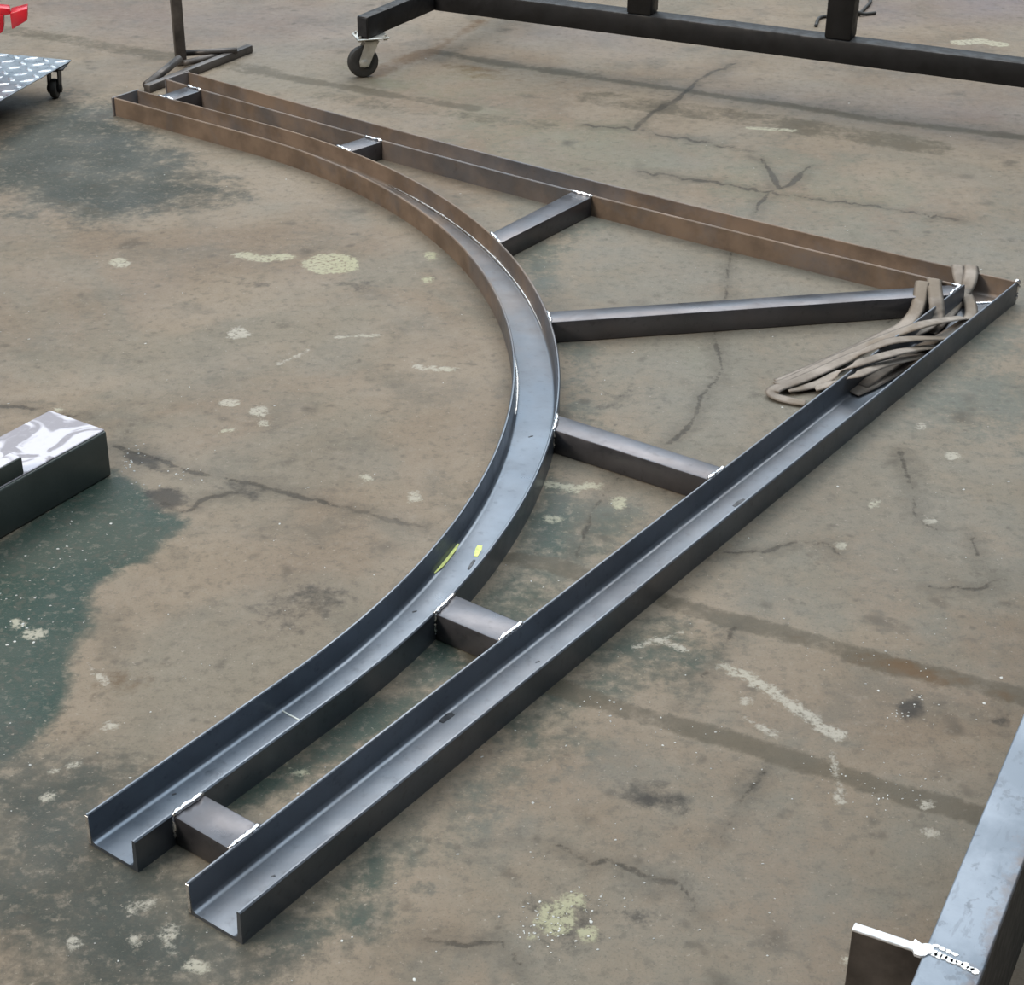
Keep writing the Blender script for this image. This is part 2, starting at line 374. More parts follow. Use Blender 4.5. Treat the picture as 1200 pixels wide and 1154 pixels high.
def floor_material():
    m, nt, b = new_mat('worn concrete'); n = N(nt)
    co = n.coord()
    big = n.noise(1.1, 6, .6, co, .4); mid = n.noise(5.5, 8, .65, co, .2); fine = n.noise(42, 8, .7, co); grit = n.noise(230, 4, .7, co)
    c = n.mix(n.ramp(big, .36, .62), (0.147, 0.112, 0.080), (0.186, 0.149, 0.109))
    c = n.mix(n.math('MULTIPLY', n.ramp(mid, .48, .66), .6), c, (0.099, 0.085, 0.065))
    c = n.mix(n.math('MULTIPLY', n.ramp(n.noise(2.6, 6, .6, co, .6), .48, .64), .5), c, (0.191, 0.158, 0.119))
    c = n.mix(n.math('MULTIPLY', n.ramp(n.noise(1.7, 5, .6, co, .8), .45, .62), .45), c, (0.129, 0.121, 0.096))
    jit = n.math('MULTIPLY', n.math('SUBTRACT', mid, .5), 2.0)
    jit2 = n.math('MULTIPLY', n.math('SUBTRACT', fine, .5), 1.2)
    def msk(a, lo=.25, hi=.6):
        g = n.ramp(n.attr(a), 0, .25)
        v = n.math('ADD', n.attr(a), n.math('MULTIPLY', n.math('ADD', jit, jit2), g))
        return n.ramp(v, lo, hi)
    gcol = n.mix(n.ramp(n.noise(3.2, 5, .6, co), .4, .6), (.015, .036, .029), (.033, .049, .040))
    c = n.mix(n.math('MULTIPLY', msk('green', .15, .85), .96), c, gcol)
    c = n.mix(n.math('MULTIPLY', msk('slate', .1, .85), .92), c, n.mix(n.ramp(n.noise(3.2, 5, .6, co), .4, .6), (.026, .033, .029), (.042, .048, .042)))
    c = n.mix(n.math('MULTIPLY', msk('olive', .05, .9), .55), c, (0.149, 0.138, 0.081))
    c = n.mix(n.math('MULTIPLY', n.attr('violet'), .6), c, (0.129, 0.111, 0.132))
    c = n.mix(n.math('MULTIPLY', msk('grey', .0, .9), .6), c, (.148, .140, .116))
    # dark scattered blotches and pits
    nn = n.add('ShaderNodeTexNoise'); nn.inputs['Scale'].default_value = 14; nn.inputs['Detail'].default_value = 6; n.link(co, nn.inputs['Vector'])
    for sc, d0, d1, s0, s1, amt, warp in ((6.0, .05, .24, .46, .56, .62, .10), (15.0, .04, .26, .48, .56, .5, .07), (34.0, .05, .30, .5, .58, .45, .04)):
        wv = n.add('ShaderNodeMix', data_type='RGBA'); wv.inputs[0].default_value = warp
        n.link(co, wv.inputs[6]); n.link(nn.outputs['Color'], wv.inputs[7])
        vo = n.add('ShaderNodeTexVoronoi'); vo.inputs['Scale'].default_value = sc; n.link(wv.outputs[2], vo.inputs['Vector'])
        sel = n.ramp(n.noise(sc*.55, 3, .5, co), s0, s1)
        c = n.mix(n.math('MULTIPLY', n.math('MULTIPLY', n.ramp(vo.outputs['Distance'], d0, d1, 1, 0), sel), amt), c, (0.053, 0.045, 0.035))
    c = n.mix(n.math('MULTIPLY', n.ramp(fine, .50, .64), .42), c, (0.083, 0.071, 0.056))
    c = n.mix(n.math('MULTIPLY', n.ramp(fine, .47, .36), .30), c, (0.198, 0.169, 0.134))
    c = n.mix(n.math('MULTIPLY', n.ramp(grit, .52, .66), .35), c, (0.066, 0.057, 0.046))
    c = n.mix(n.math('MULTIPLY', n.ramp(n.noise(110, 5, .7, co), .62, .68), .6), c, (0.277, 0.246, 0.202))
    # joints, stains
    c = n.mix(n.math('MULTIPLY', msk('band', .12, .75), .74), c, (.070, .058, .040))
    c = n.mix(n.math('MULTIPLY', msk('warm', .2, 1.0), .7), c, (0.089, 0.046, 0.016))
    c = n.mix(n.math('MULTIPLY', msk('dark', .12, .75), .85), c, (0.028, 0.025, 0.022))
    # paint and filler flakes
    pn = n.math('ADD', n.math('MULTIPLY', n.math('SUBTRACT', n.noise(28, 7, .7, co, .5), .5), .050), n.math('MULTIPLY', n.math('SUBTRACT', n.noise(120, 4, .7, co), .5), .02))
    pd = n.math('ADD', n.attr('paint'), pn)
    pm = n.math('MULTIPLY', n.ramp(pd, -.006, .004, 1, 0), n.ramp(n.noise(95, 5, .7, co), .36, .52))
    pm = n.math('MULTIPLY', pm, n.ramp(n.attr('paint'), .012, .02, 1, 0))
    pc = n.mix(n.ramp(n.noise(.9, 2, .5, co), .4, .6), (0.330, 0.307, 0.258), (0.310, 0.301, 0.196))
    c = n.mix(n.math('MULTIPLY', pm, .8), c, pc)
    # cracks
    cn = n.math('ADD', n.math('MULTIPLY', n.math('SUBTRACT', n.noise(22, 7, .75, co), .5), .020), n.math('MULTIPLY', n.math('SUBTRACT', n.noise(90, 4, .7, co), .5), .012))
    cn = n.math('ADD', cn, n.math('MULTIPLY', n.math('SUBTRACT', n.noise(8, 5, .6, co), .46), .030))
    cd = n.math('ADD', n.attr('crack'), cn)
    cm = n.math('MULTIPLY', n.ramp(cd, -.0025, .0034, 1, 0), n.ramp(n.noise(9, 4, .6, co), .36, .5, .55, 1))
    halo = n.ramp(n.math('ADD', cd, n.math('MULTIPLY', cn, 2.5)), .0, .045, .36, 0)
    c = n.mix(halo, c, (0.061, 0.052, 0.040))
    c = n.mix(n.math('MULTIPLY', cm, .68), c, (0.030, 0.026, 0.021))
    n.link(c, b.inputs['Base Color'])
    rg = n.ramp(n.noise(4.2, 6, .6, co), .3, .7, .48, .72)
    n.link(n.math('SUBTRACT', rg, n.math('MULTIPLY', msk('green', .2, .8), .06)), b.inputs['Roughness'])
    b.inputs['Specular IOR Level'].default_value = .14
    h = n.math('SUBTRACT', n.math('ADD', n.math('MULTIPLY', fine, .6), n.math('MULTIPLY', grit, .3)), n.math('MULTIPLY', cm, .5))
    h = n.math('ADD', h, n.math('MULTIPLY', pm, .25))
    n.link(n.bump(h, .5, .004), b.inputs['Normal'])
    return m
floor = obj('floor', fm, floor_material()); tag(floor, kind='structure')

# ------------------------------------------------------------------ materials
BLUE_D, BLUE_L, RUST = (.108, .128, .154), (.150, .177, .210), (.190, .134, .094)
M_CH = steel('mill steel channel', BLUE_D, BLUE_L, RUST, rough=.33, metal=.86, use_attr=True)
M_TUBE = steel('mill steel tube', (.095, .095, .103), (.142, .142, .155), (.10, .072, .062), rough=.31, metal=.9, rbase=.40)
M_WELD = simple('fresh weld', (.80, .80, .82), .28, 1.0, .15, 90, .4)
M_GROUND = simple('ground bright steel', (.78, .74, .70), .3, .9, .15, 60)
M_CHALK_Y = simple('yellow paint stick', (.62, .66, .22), .75, 0, .12, 120)
M_CHALK_W = simple('pale chalk', (.48, .50, .47), .85, 0, .15, 120)
M_BLACK = simple('black painted steel', (.008, .0076, .008), .55, 0, .2, 18, 0.0, .3)
M_BROWNBLK = simple('dark bare steel', (.075, .066, .060), .45, .4, .25, 14)
M_RUBBER = simple('black rubber', (.022, .021, .019), .65, 0, .2, 40)
M_ZINC = simple('zinc plated steel', (.50, .49, .45), .4, .75, .12, 30)
M_STRAP = None

# ------------------------------------------------------------------ welded frame
HF, WCH, LA, LB = .0554, .10, 2.6175, 2.7201
X0, Y0, RO, LAC, LBC = .21277, .22550, 1.96868, 2.60265, 2.70886
BOWB, BOWA = .04057, .00224
CX, CY = X0+RO, Y0+RO
def bowB(x): t = x/LB; return BOWB*4*t*(1-t)
def bowA(y): t = y/LA; return BOWA*4*t*(1-t)
frame = empty('welded_frame', (1.18384, 3.85399, 0), math.radians(144.1056),
              'large triangular frame of welded steel channel with a curved rail lying on the floor', 'steel frame')
FM = Matrix.Translation(frame.location) @ Matrix.Rotation(math.radians(144.1056), 4, 'Z')
FI = FM.inverted()
def unF(px, py, z): return FI @ un(px, py, z)

def u_profile(w, h, tw=.006, tf=.0068, r=.009):
    P = [(0, 0), (w, 0), (w, h-.002), (w-.002, h), (w-tf+.0022, h), (w-tf+.0008, h-.0015)]
    # root fillets
    for i in range(5):
        a = i/4*math.pi/2
        P.append((w-tf-.001-r+r*math.cos(a), tw+r-r*math.sin(a)))
    for i in range(5):
        a = math.pi/2 - i/4*math.pi/2
        P.append((tf+.001+r-r*math.cos(a), tw+r-r*math.sin(a)))
    P += [(tf-.0008, h-.0015), (tf-.0022, h), (.002, h), (0, h-.002)]
    return P
def sweep(name, stations, place, prof, rustf, mat, parent):
    """place(station, s, z) -> point; one ring per station"""
    co = []; k = len(prof)
    for t in stations:
        for s, z in prof: co.append(place(t, s, z))
    faces = []
    ns = len(stations)
    for i in range(ns-1):
        for j in range(k):
            faces.append((i*k+j, i*k+(j+1) % k, (i+1)*k+(j+1) % k, (i+1)*k+j))
    faces.append(tuple(range(k))[::-1]); faces.append(tuple(range((ns-1)*k, ns*k)))
    me = bpy.data.meshes.new(name); me.from_pydata(co, [], faces); me.update()
    a = me.attributes.new('rust', 'FLOAT', 'POINT')
    a.data.foreach_set('value', [rustf(t, s) for t in stations for s, z in prof])
    bm = bmesh.new(); bm.from_mesh(me); bmesh.ops.recalc_face_normals(bm, faces=bm.faces)
    bm.to_mesh(me); bm.free()
    o = obj(name, me, mat, parent); auto_smooth(o, 38); return o
PROF = u_profile(WCH, HF)
stat = lambda n: [i/n for i in range(n+1)]
railA = sweep('channel_rail', stat(40), lambda t, s, z: ((s+bowA(LA*t)), s+(LA-s)*t, z), PROF,
              lambda t, s: .16+.25*max(0, .35-t), M_CH, frame)
railA['label'] = 'dark grey straight channel rail'
railB = sweep('channel_rail', stat(60), lambda t, s, z: (s+(LB-s)*t, s+bowB(s+(LB-s)*t), z), PROF,
              lambda t, s: 1.0 if t < .39 else (.58 if t < .64 else .85), M_CH, frame)
railB['label'] = 'rusty brown straight channel rail'
# curved rail: straight lead, quarter bend, straight lead
sta = [('a', t) for t in stat(8)] + [('c', t) for t in stat(96)][1:] + [('b', t) for t in stat(8)][1:]
def place_c(st, s, z):
    k, t = st; R = RO - s     # s=0 on the corner side
    if k == 'a': return (X0+s, LAC+(CY-LAC)*t, z)
    if k == 'c':
        a = math.pi + t*math.pi/2; return (CX+R*math.cos(a), CY+R*math.sin(a), z)
    return (CX+(LBC-CX)*t, Y0+s, z)
def rust_c(st, s):
    k, t = st; u = {'a': 0, 'c': t, 'b': 1}[k]
    v = max(0, min(1, (u-.34)/.3)); v = .08 + .88*v*v*(3-2*v)
    web = 1.0 if (s < .012 or s > .088) else (.55 if u < .72 else .85)
    return v*web
curve = sweep('curved_rail', sta, place_c, PROF, rust_c, M_CH, frame)
curve['label'] = 'channel rail bent through a quarter circle'

for (x_, ya, yb_, dx) in ((LBC, Y0-.001, Y0+WCH+.006, 0), (LB, -.001, WCH+.002, 0)):
    bm = bmesh.new(); add_box(bm, (x_+.0035, (ya+yb_)/2, .0285), (.006, yb_-ya, .0565), 0, .0008, 1)
    pl_ = from_bm('end_plate', bm, steel('end plate steel', BLUE_D, BLUE_L, RUST, .45, .6, rbase=.9), frame)

def bead(pts, parent, r=.0045, step=.006):
    """lumpy weld run along a polyline (frame coordinates)"""
    P = [Vector(p) for p in pts]; out = []; rad = []
    for a, b in zip(P[:-1], P[1:]):
        k = max(2, int((b-a).length/step))
        for i in range(k):
            q = a.lerp(b, i/k); out.append(q + Vector((random.uniform(-1, 1), random.uniform(-1, 1), random.uniform(-.4, .6)))*.0012)
            rad.append(r*random.uniform(.65, 1.25))
    out.append(P[-1]); rad.append(r*.5); rad[0] = r*.5
    bm = bmesh.new(); add_tube(bm, out, rad, 7)
    return from_bm('weld_bead', bm, M_WELD, parent, True)

def snap_curve(x, y):
    if y > CY: return (X0, y)
    if x > CX: return (x, Y0)
    v = Vector((x-CX, y-CY)).normalized()*RO; return (CX+v.x, CY+v.y)
def snap_A(x, y): return (WCH+bowA(y), y)
def snap_B(x, y): return (x, WCH+bowB(x))
BR = [  # curve near, curve far, rail near, rail far (frame coordinates), rail
 ((.214,2.530), (.211,2.470), (.1,2.533), (.1,2.471), 'A'),
 ((.230,1.910), (.246,1.845), (.1,1.910), (.1,1.845), 'A'),
 ((.450,1.261), (.483,1.203), (.1,1.248), (.1,1.190), 'A'),
 ((.739,.840), (.779,.795), None, None, 'C'),
 ((1.108,.534), (1.170,.504), (1.112,.14), (1.177,.14), 'B'),
 ((1.841,.25), (1.903,.242), (1.826,.14), (1.890,.134), 'B'),
 ((2.562,.215), (2.627,.213), (2.562,.11), (2.627,.10), 'B'),
]
TZ = .0525
for cn, cf, rn, rf, side in BR:
    cn, cf = snap_curve(*cn), snap_curve(*cf)
    if side == 'C':
        yb = WCH+bowB(.121)
        poly = [cn, (WCH, .165), (WCH, yb), (.1225, yb), cf]; rw = [(WCH, .165), (WCH, yb), (.1225, yb)]
    else:
        f = snap_A if side == 'A' else snap_B
        rn, rf = f(*rn), f(*rf); poly = [cn, rn, rf, cf]; rw = [rn, rf]
    # follow the bend where the tube meets the curved flange
    mid = snap_curve((cn[0]+cf[0])/2, (cn[1]+cf[1])/2); poly = poly + [mid]
    bm = bmesh.new(); add_prism(bm, poly, .0005, TZ, .0035, 2)
    br = from_bm('brace_tube', bm, M_TUBE, frame)
    auto_smooth(br, 30)
    up = lambda q, dz=.0015: Vector((q[0], q[1], TZ+dz))
    bead([up(cn), up(mid), up(cf)], br)
    bead([up(q) for q in rw], br)
    bead([(cn[0], cn[1], TZ), (cn[0], cn[1], .012)], br, .0035)
# mitre welds at the corner
bead([(.012, .012, .0065), (.09, .095, .0065)], frame, .0035)
bead([(.001, .001, .012), (.001, .001, .056), (.008, .008, .056)], frame, .005)
# bright worn roots of the bent rail
def root_strip(u0, u1, s, r):
    bm = bmesh.new(); k = max(6, int((u1-u0)*90))
    pts, rr = [], []
    for i in range(k+1):
        t = u0+(u1-u0)*i/k; x, y, _ = place_c(('c', t), s, 0)
        pts.append((x, y, .0105)); rr.append(r*random.uniform(.6, 1.2)*(min(1, 6*i/k, 6*(k-i)/k)+.15))
    add_tube(bm, pts, rr, 6)
    o = from_bm('ground_edge', bm, M_GROUND, curve, True); o['label'] = 'bright ground line along the flange root'
root_strip(.50, .83, .0105, .0030)
root_strip(.36, .46, .0895, .0028)
# bright saw-cut ends of the near flanges
for x_, y_ in ((WCH-.0034+bowA(LA), LA), (X0+WCH-.0034, LAC)):
    bm = bmesh.new(); add_box(bm, (x_, y_+.0004, .028), (.0058, .0012, .050), 0, .0003, 1)
    o = from_bm('cut_end', bm, M_GROUND, frame); o['label'] = 'bright saw-cut flange end'
# marks drawn on the web of the bent rail
def mark(name, pts, hw, mat, z=.0063, label=None, parent=None):
    W = [unF(px, py, z) for px, py in pts]
    L, R = [], []
    for i, p in enumerate(W):
        t = (W[min(i+1, len(W)-1)]-W[max(i-1, 0)]).normalized(); nn = Vector((-t.y, t.x, 0))
        k = hw*random.uniform(.8, 1.15)*(.7 if i in (0, len(W)-1) else 1)
        L.append(p+nn*k); R.append(p-nn*k)
    poly = L + R[::-1]
    bm = bmesh.new(); add_prism(bm, [(q.x, q.y) for q in poly], z-.0006, z+.0004)
    o = from_bm(name, bm, mat, parent or curve)
    if label: o['label'] = label
mark('paint_mark', [(508,671),(516,663),(524,654),(531,644),(536,637)], .0050, M_CHALK_Y, .0100, 'long yellow paint-stick stroke')
mark('paint_mark', [(557.5,652),(559,648),(561,643),(562.5,639)], .0058, M_CHALK_Y, .0063, 'short yellow paint-stick dab')
M_SCORCH = simple('scorched scale', (.045, .048, .055), .5, .3, .3, 90)
mark('scorch_mark', [(549,667),(552,662),(556,656)], .0032, M_SCORCH, .0063, 'dark scorch beside the yellow dab')
mark('scorch_mark', [(517,846),(524,839),(531,836)], .0065, M_SCORCH, .0063, 'dark scorched patch', railA)
mark('scorch_mark', [(860,593),(867,588),(873,585)], .0055, M_SCORCH, .0063, 'dark scorched patch', railA)
for q_ in ((320,1027),(630,776),(204,931),(486,717),(622,512)):
    mark('scorch_mark', [(q_[0]-2.5, q_[1]), (q_[0]+2.5, q_[1]-1.5)], .0020, M_SCORCH, .0062, None, railA if q_ in ((320,1027),(630,776)) else curve)
mark('chalk_line', [(328,831),(340,838),(352,844)], .0015, M_CHALK_W, .0064, 'thin pale scribed line')

# ------------------------------------------------------------------ lifting sling
def strap_mat():
    m, nt, b = new_mat('grey webbing'); n = N(nt); co = n.coord()
    c = n.mix(n.ramp(n.noise(14, 6, .65, co), .3, .7), (.150, .124, .100), (.270, .232, .196))
    c = n.mix(n.math('MULTIPLY', n.ramp(n.noise(5, 4, .6, co), .48, .6), .7), c, (.13, .098, .066))
    n.link(c, b.inputs['Base Color']); b.inputs['Roughness'].default_value = .85
    n.link(n.bump(n.noise(320, 2, .5, co), .4, .001), b.inputs['Normal'])
    return m
M_STRAP = strap_mat()
sling = empty('webbing_sling', un(1050, 400, 0), 0, 'worn grey-beige webbing lifting sling looped over the corner of the frame', 'sling')
SI = Matrix.Translation(sling.location).inverted()
def ribbon(pts, width=.036, up=None, thick=.0028, twist=0.0):
    """flat strap; pts are (px, py, z[, tilt degrees])"""
    P = catmull([un(p[0], p[1], p[2]) for p in pts], 7)
    tl = catmull([(p[3] if len(p) > 3 else 0, 0, 0) for p in pts], 7)
    bm = bmesh.new(); rings = []
    for i, p in enumerate(P):
        t = (P[min(i+1, len(P)-1)]-P[max(i-1, 0)]).normalized()
        a = t.cross(up if up is not None else Vector((0, 0, 1)))
        if a.length < .05: a = t.cross(Vector((0, 1, 0)))
        a.normalize(); a = Matrix.Rotation(math.radians(tl[i].x), 3, t) @ a
        nn = a.cross(t).normalized(); w = width/2; h = thick/2
        ring = [p+a*w, p+a*w*.5+nn*h*1.3, p+nn*h*1.5, p-a*w*.5+nn*h*1.3, p-a*w, p-a*w*.5-nn*h, p+a*w*.5-nn*h]
        rings.append([bm.verts.new(SI @ q) for q in ring])
    for r0, r1 in zip(rings[:-1], rings[1:]):
        for j in range(7): bm.faces.new((r0[j], r0[(j+1) % 7], r1[(j+1) % 7], r1[j]))
    bm.faces.new(rings[0][::-1]); bm.faces.new(rings[-1])
    return from_bm('strap', bm, M_STRAP, sling, True)
VX = Vector((1, 0, 0))
# two turns over the diagonal brace
ribbon([(1084,336,.030),(1082,330,.0575),(1080,338,.0585),(1078,352,.048),(1072,367,.030),(1058,382,.014),(1036,393,.010),(1005,408,.008),(968,425,.008),(932,440,.009),(913,448,.010)], .035)
ribbon([(1098,333,.030),(1095,327,.0575),(1095,335,.0595),(1097,350,.064),(1098,362,.050),(1097,373,.034),(1084,384,.026),(1062,394,.020)], .035)
# two turns over the outer flange by the corner, drawn together inside it
ribbon([(1126,318,.030),(1123,311,.0600),(1123,319,.0560),(1126,331,.040),(1133,345,.026),(1138,360,.020),(1136,373,.018),(1118,386,.018),(1098,398,.022),(1070,412,.020),(1040,432,.020),(1010,452,.012)], .030)
ribbon([(1141,320,.030),(1138,311,.0600),(1138,320,.0570),(1136,330,.048),(1131,341,.030),(1122,352,.016),(1112,366,.012),(1090,390,.014)], .034)
# slack running out over the rail and back on the floor
ribbon([(1128,372,.020),(1112,374,.044),(1096,377,.062),(1078,381,.068),(1052,390,.054),(1022,402,.034),(990,416,.018),(960,430,.013),(930,444,.012),(912,451,.014)], .034)
ribbon([(1112,396,.026),(1090,396,.048),(1066,397,.064),(1042,400,.066),(1018,409,.048),(995,419,.026),(965,433,.017),(935,446,.014),(910,455,.014),(906,461,.009),(914,466,.006),(930,470,.005),(944,472,.005)], .032)
ribbon([(1098,406,.022),(1076,408,.046),(1050,413,.064),(1024,420,.067),(1002,427,.060),(982,437,.030),(962,448,.012),(940,454,.009),(922,456,.010)], .030)
ribbon([(1085,416,.020),(1060,421,.040),(1035,427,.052),(1010,437,.060),(992,443,.044),(975,449,.020),(955,455,.008)], .028, None, .0028)
ribbon([(1100,404,.010),(1075,418,.010),(1045,436,.010),(1020,450,.010),(998,460,.010)], .040)
# ------------------------------------------------------------------ castors
def castor(parent, loc, rz, R=.05, W=.032, H=.13, fork=M_ZINC, nm='castor', bolts=True):
    """swivel castor as a part with its own pieces; loc is the floor point under the swivel"""
    x, y = loc[0], loc[1]
    def place(bm): bmesh.ops.transform(bm, matrix=Matrix.Translation((x, y, 0)) @ Matrix.Rotation(rz, 4, 'Z'), verts=bm.verts)
    off = R*.55
    # fork is the body of the castor
    bm = bmesh.new()
    for s in (-1, 1):
        k = W/2+.005
        poly = [(-.022, H-.016), (.022, H-.016), (-off+.014, R-.012), (-off-.014, R-.012), (-off-.016, R+.006)]
        b2 = bmesh.new()
        lo = [b2.verts.new((a, s*k-.0018, z)) for a, z in poly]; hi = [b2.verts.new((a, s*k+.0018, z)) for a, z in poly]
        q = len(poly); b2.faces.new(lo); b2.faces.new(hi[::-1])
        for i in range(q): b2.faces.new((lo[i], hi[i], hi[(i+1) % q], lo[(i+1) % q]))
        merge(bm, b2)
    add_box(bm, (0, 0, H-.016), (.046, W+.014, .004), 0, .001, 1)
    add_lathe(bm, [(.020, H-.015), (.022, H-.010), (.020, H-.005)], 16)
    place(bm); c = from_bm(nm, bm, fork, parent)
    bm = bmesh.new(); add_box(bm, (0, 0, H-.0025), (.105, .085, .005), 0, .0015, 1); place(bm)
    from_bm('mounting_plate', bm, fork, c)
    for sx in ((-1, 1) if bolts else ()):
        for sy in (-1, 1):
            bm = bmesh.new(); add_lathe(bm, [(.007, H-.010), (.007, H-.005), (.004, H-.005), (.004, H+.008)], 6, Matrix.Translation((sx*.041, sy*.032, 0)))
            place(bm); from_bm('bolt', bm, fork, c)
    Mx = Matrix.Translation((-off, 0, R)) @ Matrix.Rotation(math.pi/2, 4, 'X')
    w = W/2
    bm = bmesh.new(); add_lathe(bm, [(R*.5, -w*.85), (R*.82, -w), (R*.95, -w*.8), (R, -w*.3), (R, w*.3), (R*.95, w*.8), (R*.82, w), (R*.5, w*.85)], 28, Mx); place(bm)
    wh = from_bm('wheel', bm, M_RUBBER, c, False); auto_smooth(wh, 40)
    bm = bmesh.new(); add_lathe(bm, [(.007, -w-.012), (.013, -w-.010), (.013, w+.010), (.007, w+.012)], 12, Mx); place(bm)
    from_bm('axle_bolt', bm, fork, c)
    return c

# ------------------------------------------------------------------ rolling rack behind
rack = empty('rolling_rack', (-.283, 5.91, 0), 0, 'black square-tube rack on castors standing behind the steel frame', 'rack')
RI = Matrix.Translation(rack.location).inverted()
def rl(x, y, z=0): return RI @ Vector((x, y, z))
bd = Vector((1.767, -.796, 0)).normalized(); bn = Vector((-bd.y, bd.x, 0))
ad = Vector((math.cos(math.radians(61)), math.sin(math.radians(61)), 0))
ZB, BH = .132, .072
fe = Vector((-.283, 5.912, 0))             # where the beam front meets the arm
def rack_bar(name, p0, p1, w, h, z):
    bm = bmesh.new(); add_bar(bm, RI @ Vector((p0.x, p0.y, z+h/2)), RI @ Vector((p1.x, p1.y, z+h/2)), w, h, .006)
    o = from_bm(name, bm, M_BLACK, rack); auto_smooth(o, 40); return o
rack_bar('long_beam', fe + bn*.036 + bd*.005, fe + bn*.036 + bd*2.9, .072, BH, ZB)
a0 = Vector((-.486, 5.568, 0)); a1 = a0 + ad*1.15
rack_bar('foot_arm', a0, a1, .042, BH-.002, ZB)
b0 = a0 + bd*2.95; b1 = b0 + ad*1.15
rack_bar('foot_arm', b0, b1, .042, BH-.002, ZB)
for p in (a0 + ad*.045, a1 - ad*.06, b0 + ad*.045, b1 - ad*.06):
    q = RI @ p; castor(rack, (q.x, q.y), math.radians(18), R=.050, H=ZB)
for px0, px1, py in ((733, 766.5, 16), (964, 999, 46)):
    m_ = un((px0+px1)/2, py, ZB+BH)
    k = (m_ - fe).dot(bd); c0 = fe + bd*k + bn*.038
    bm = bmesh.new(); q = RI @ c0
    add_box(bm, (q.x, q.y, ZB+BH+.5), (.082, .070, 1.0), math.atan2(bd.y, bd.x), .006)
    o = from_bm('post', bm, M_BLACK, rack); auto_smooth(o, 40)
# dark plate on the near arm's end, painting in a shaded hollow
bm = bmesh.new()
q = RI @ (a0 - ad*.0008); add_box(bm, (q.x, q.y, ZB+BH/2), (.002, .034, .058), math.radians(61), .0005, 1)
o = from_bm('painted_hollow_end', bm, simple('painted hollow shade', (.008, .008, .009), .8), rack)

# ------------------------------------------------------------------ cable on the floor behind the rack
bm = bmesh.new()
cp = catmull([un(956, 30, .006), un(962, 20, .006), un(985, 19, .006), un(1004, 17, .006), (un(1014, 9, .006)), un(1020, 0, .006), un(1010, -14, .006), un(985, -14, .006), un(975, 0, .014), un(1000, 12, .018), un(1012, 16, .008), un(1026, 15, .006)], 8)
org = un(1000, 10, 0)
add_tube(bm, [p-org for p in cp], .006, 8)
cable = from_bm('cable', bm, M_RUBBER, None, True); cable.location = org
tag(cable, 'thin black cable coiled on the floor behind a post of the rolling rack', 'cable')

# ------------------------------------------------------------------ stand with bar feet (upper left)
stand = empty('post_stand', un(212, 76, 0), 0, 'brown steel post stand with splayed bar feet beside the far end of the frame', 'stand')
TI = Matrix.Translation(stand.location).inverted()
def sbar(name, p0, p1, w, h):
    bm = bmesh.new(); add_bar(bm, TI @ p0, TI @ p1, w, h, .004); o = from_bm(name, bm, M_BROWNBLK, stand); auto_smooth(o, 40)
zc = .013
pb = un(212.5, 76, 0)
bm = bmesh.new(); q = TI @ Vector((pb.x, pb.y, 0)); add_box(bm, (q.x, q.y, .55+.002), (.034, .034, 1.1), .35, .004); o = from_bm('post', bm, M_BROWNBLK, stand); auto_smooth(o, 40)
f0, f1 = un(172, 104, zc), un(293, 56.5, zc)
sbar('foot_bar', f0, f1, .026, .026)
def rbar(name, p0, p1, r):
    bm = bmesh.new(); add_tube(bm, [TI @ p0, TI @ p1], r, 10); from_bm(name, bm, M_BROWNBLK, stand, True)
rbar('side_brace', un(171, 100, .016), un(210, 69, .045), .013)
rbar('side_brace', un(214, 62.5, .03), un(278, 59, .03), .010)
rbar('side_brace', un(216, 74, .016), un(268, 62, .016), .010)

# ------------------------------------------------------------------ checker plate trolley
DT = .105
tc = un(83.5, 70.5, DT)
e1 = (un(0, 117.5, DT) - tc).normalized(); e2 = (un(0, 59.5, DT) - tc); e2 = (e2 - e1*e2.dot(e1)).normalized()
trol = empty('plate_trolley', (tc.x, tc.y, 0), math.atan2(e1.y, e1.x), 'low trolley with a bright checker-plate deck on black castors', 'trolley')
sgn = 1 if (e1.x*e2.y - e1.y*e2.x) > 0 else -1
M_ALU = simple('aluminium plate', (.22, .24, .26), .36, .85, .12, 20)
M_ALU2 = simple('aluminium tread', (.50, .52, .54), .32, .85, .08, 20)
DL, DW = .78, .46
bm = bmesh.new(); add_box(bm, (DL/2, sgn*DW/2, DT-.002), (DL, DW, .004), 0, .0012, 1)
deck = from_bm('deck', bm, M_ALU, trol)
# raised treads
bm = bmesh.new()
add_lathe(bm, [(.5, 0), (.42, .5), (.2, .9)], 8)
for v in bm.verts: v.co = Vector((v.co.x*.044, v.co.y*.018, v.co.z*.0030))
tme = bpy.data.meshes.new('tread'); bm.to_mesh(tme); bm.free(); tme.materials.append(M_ALU2)
pitch = .052
for i in range(int(DL/pitch)):
    for j in range(int(DW/pitch)):
        o = bpy.data.objects.new('tread', tme); COL.objects.link(o); o.parent = deck
        o.location = (.022+i*pitch, sgn*(.022+j*pitch), DT); o.rotation_euler = (0, 0, math.radians(45 if (i+j) % 2 else -45))
for (u, v) in ((.040, .040), (.040, DW-.05), (DL-.05, .05), (DL-.05, DW-.05)):
    castor(trol, (u, sgn*v), math.radians(195), R=.030, W=.022, H=DT-.0045, fork=M_BLACK, bolts=False)

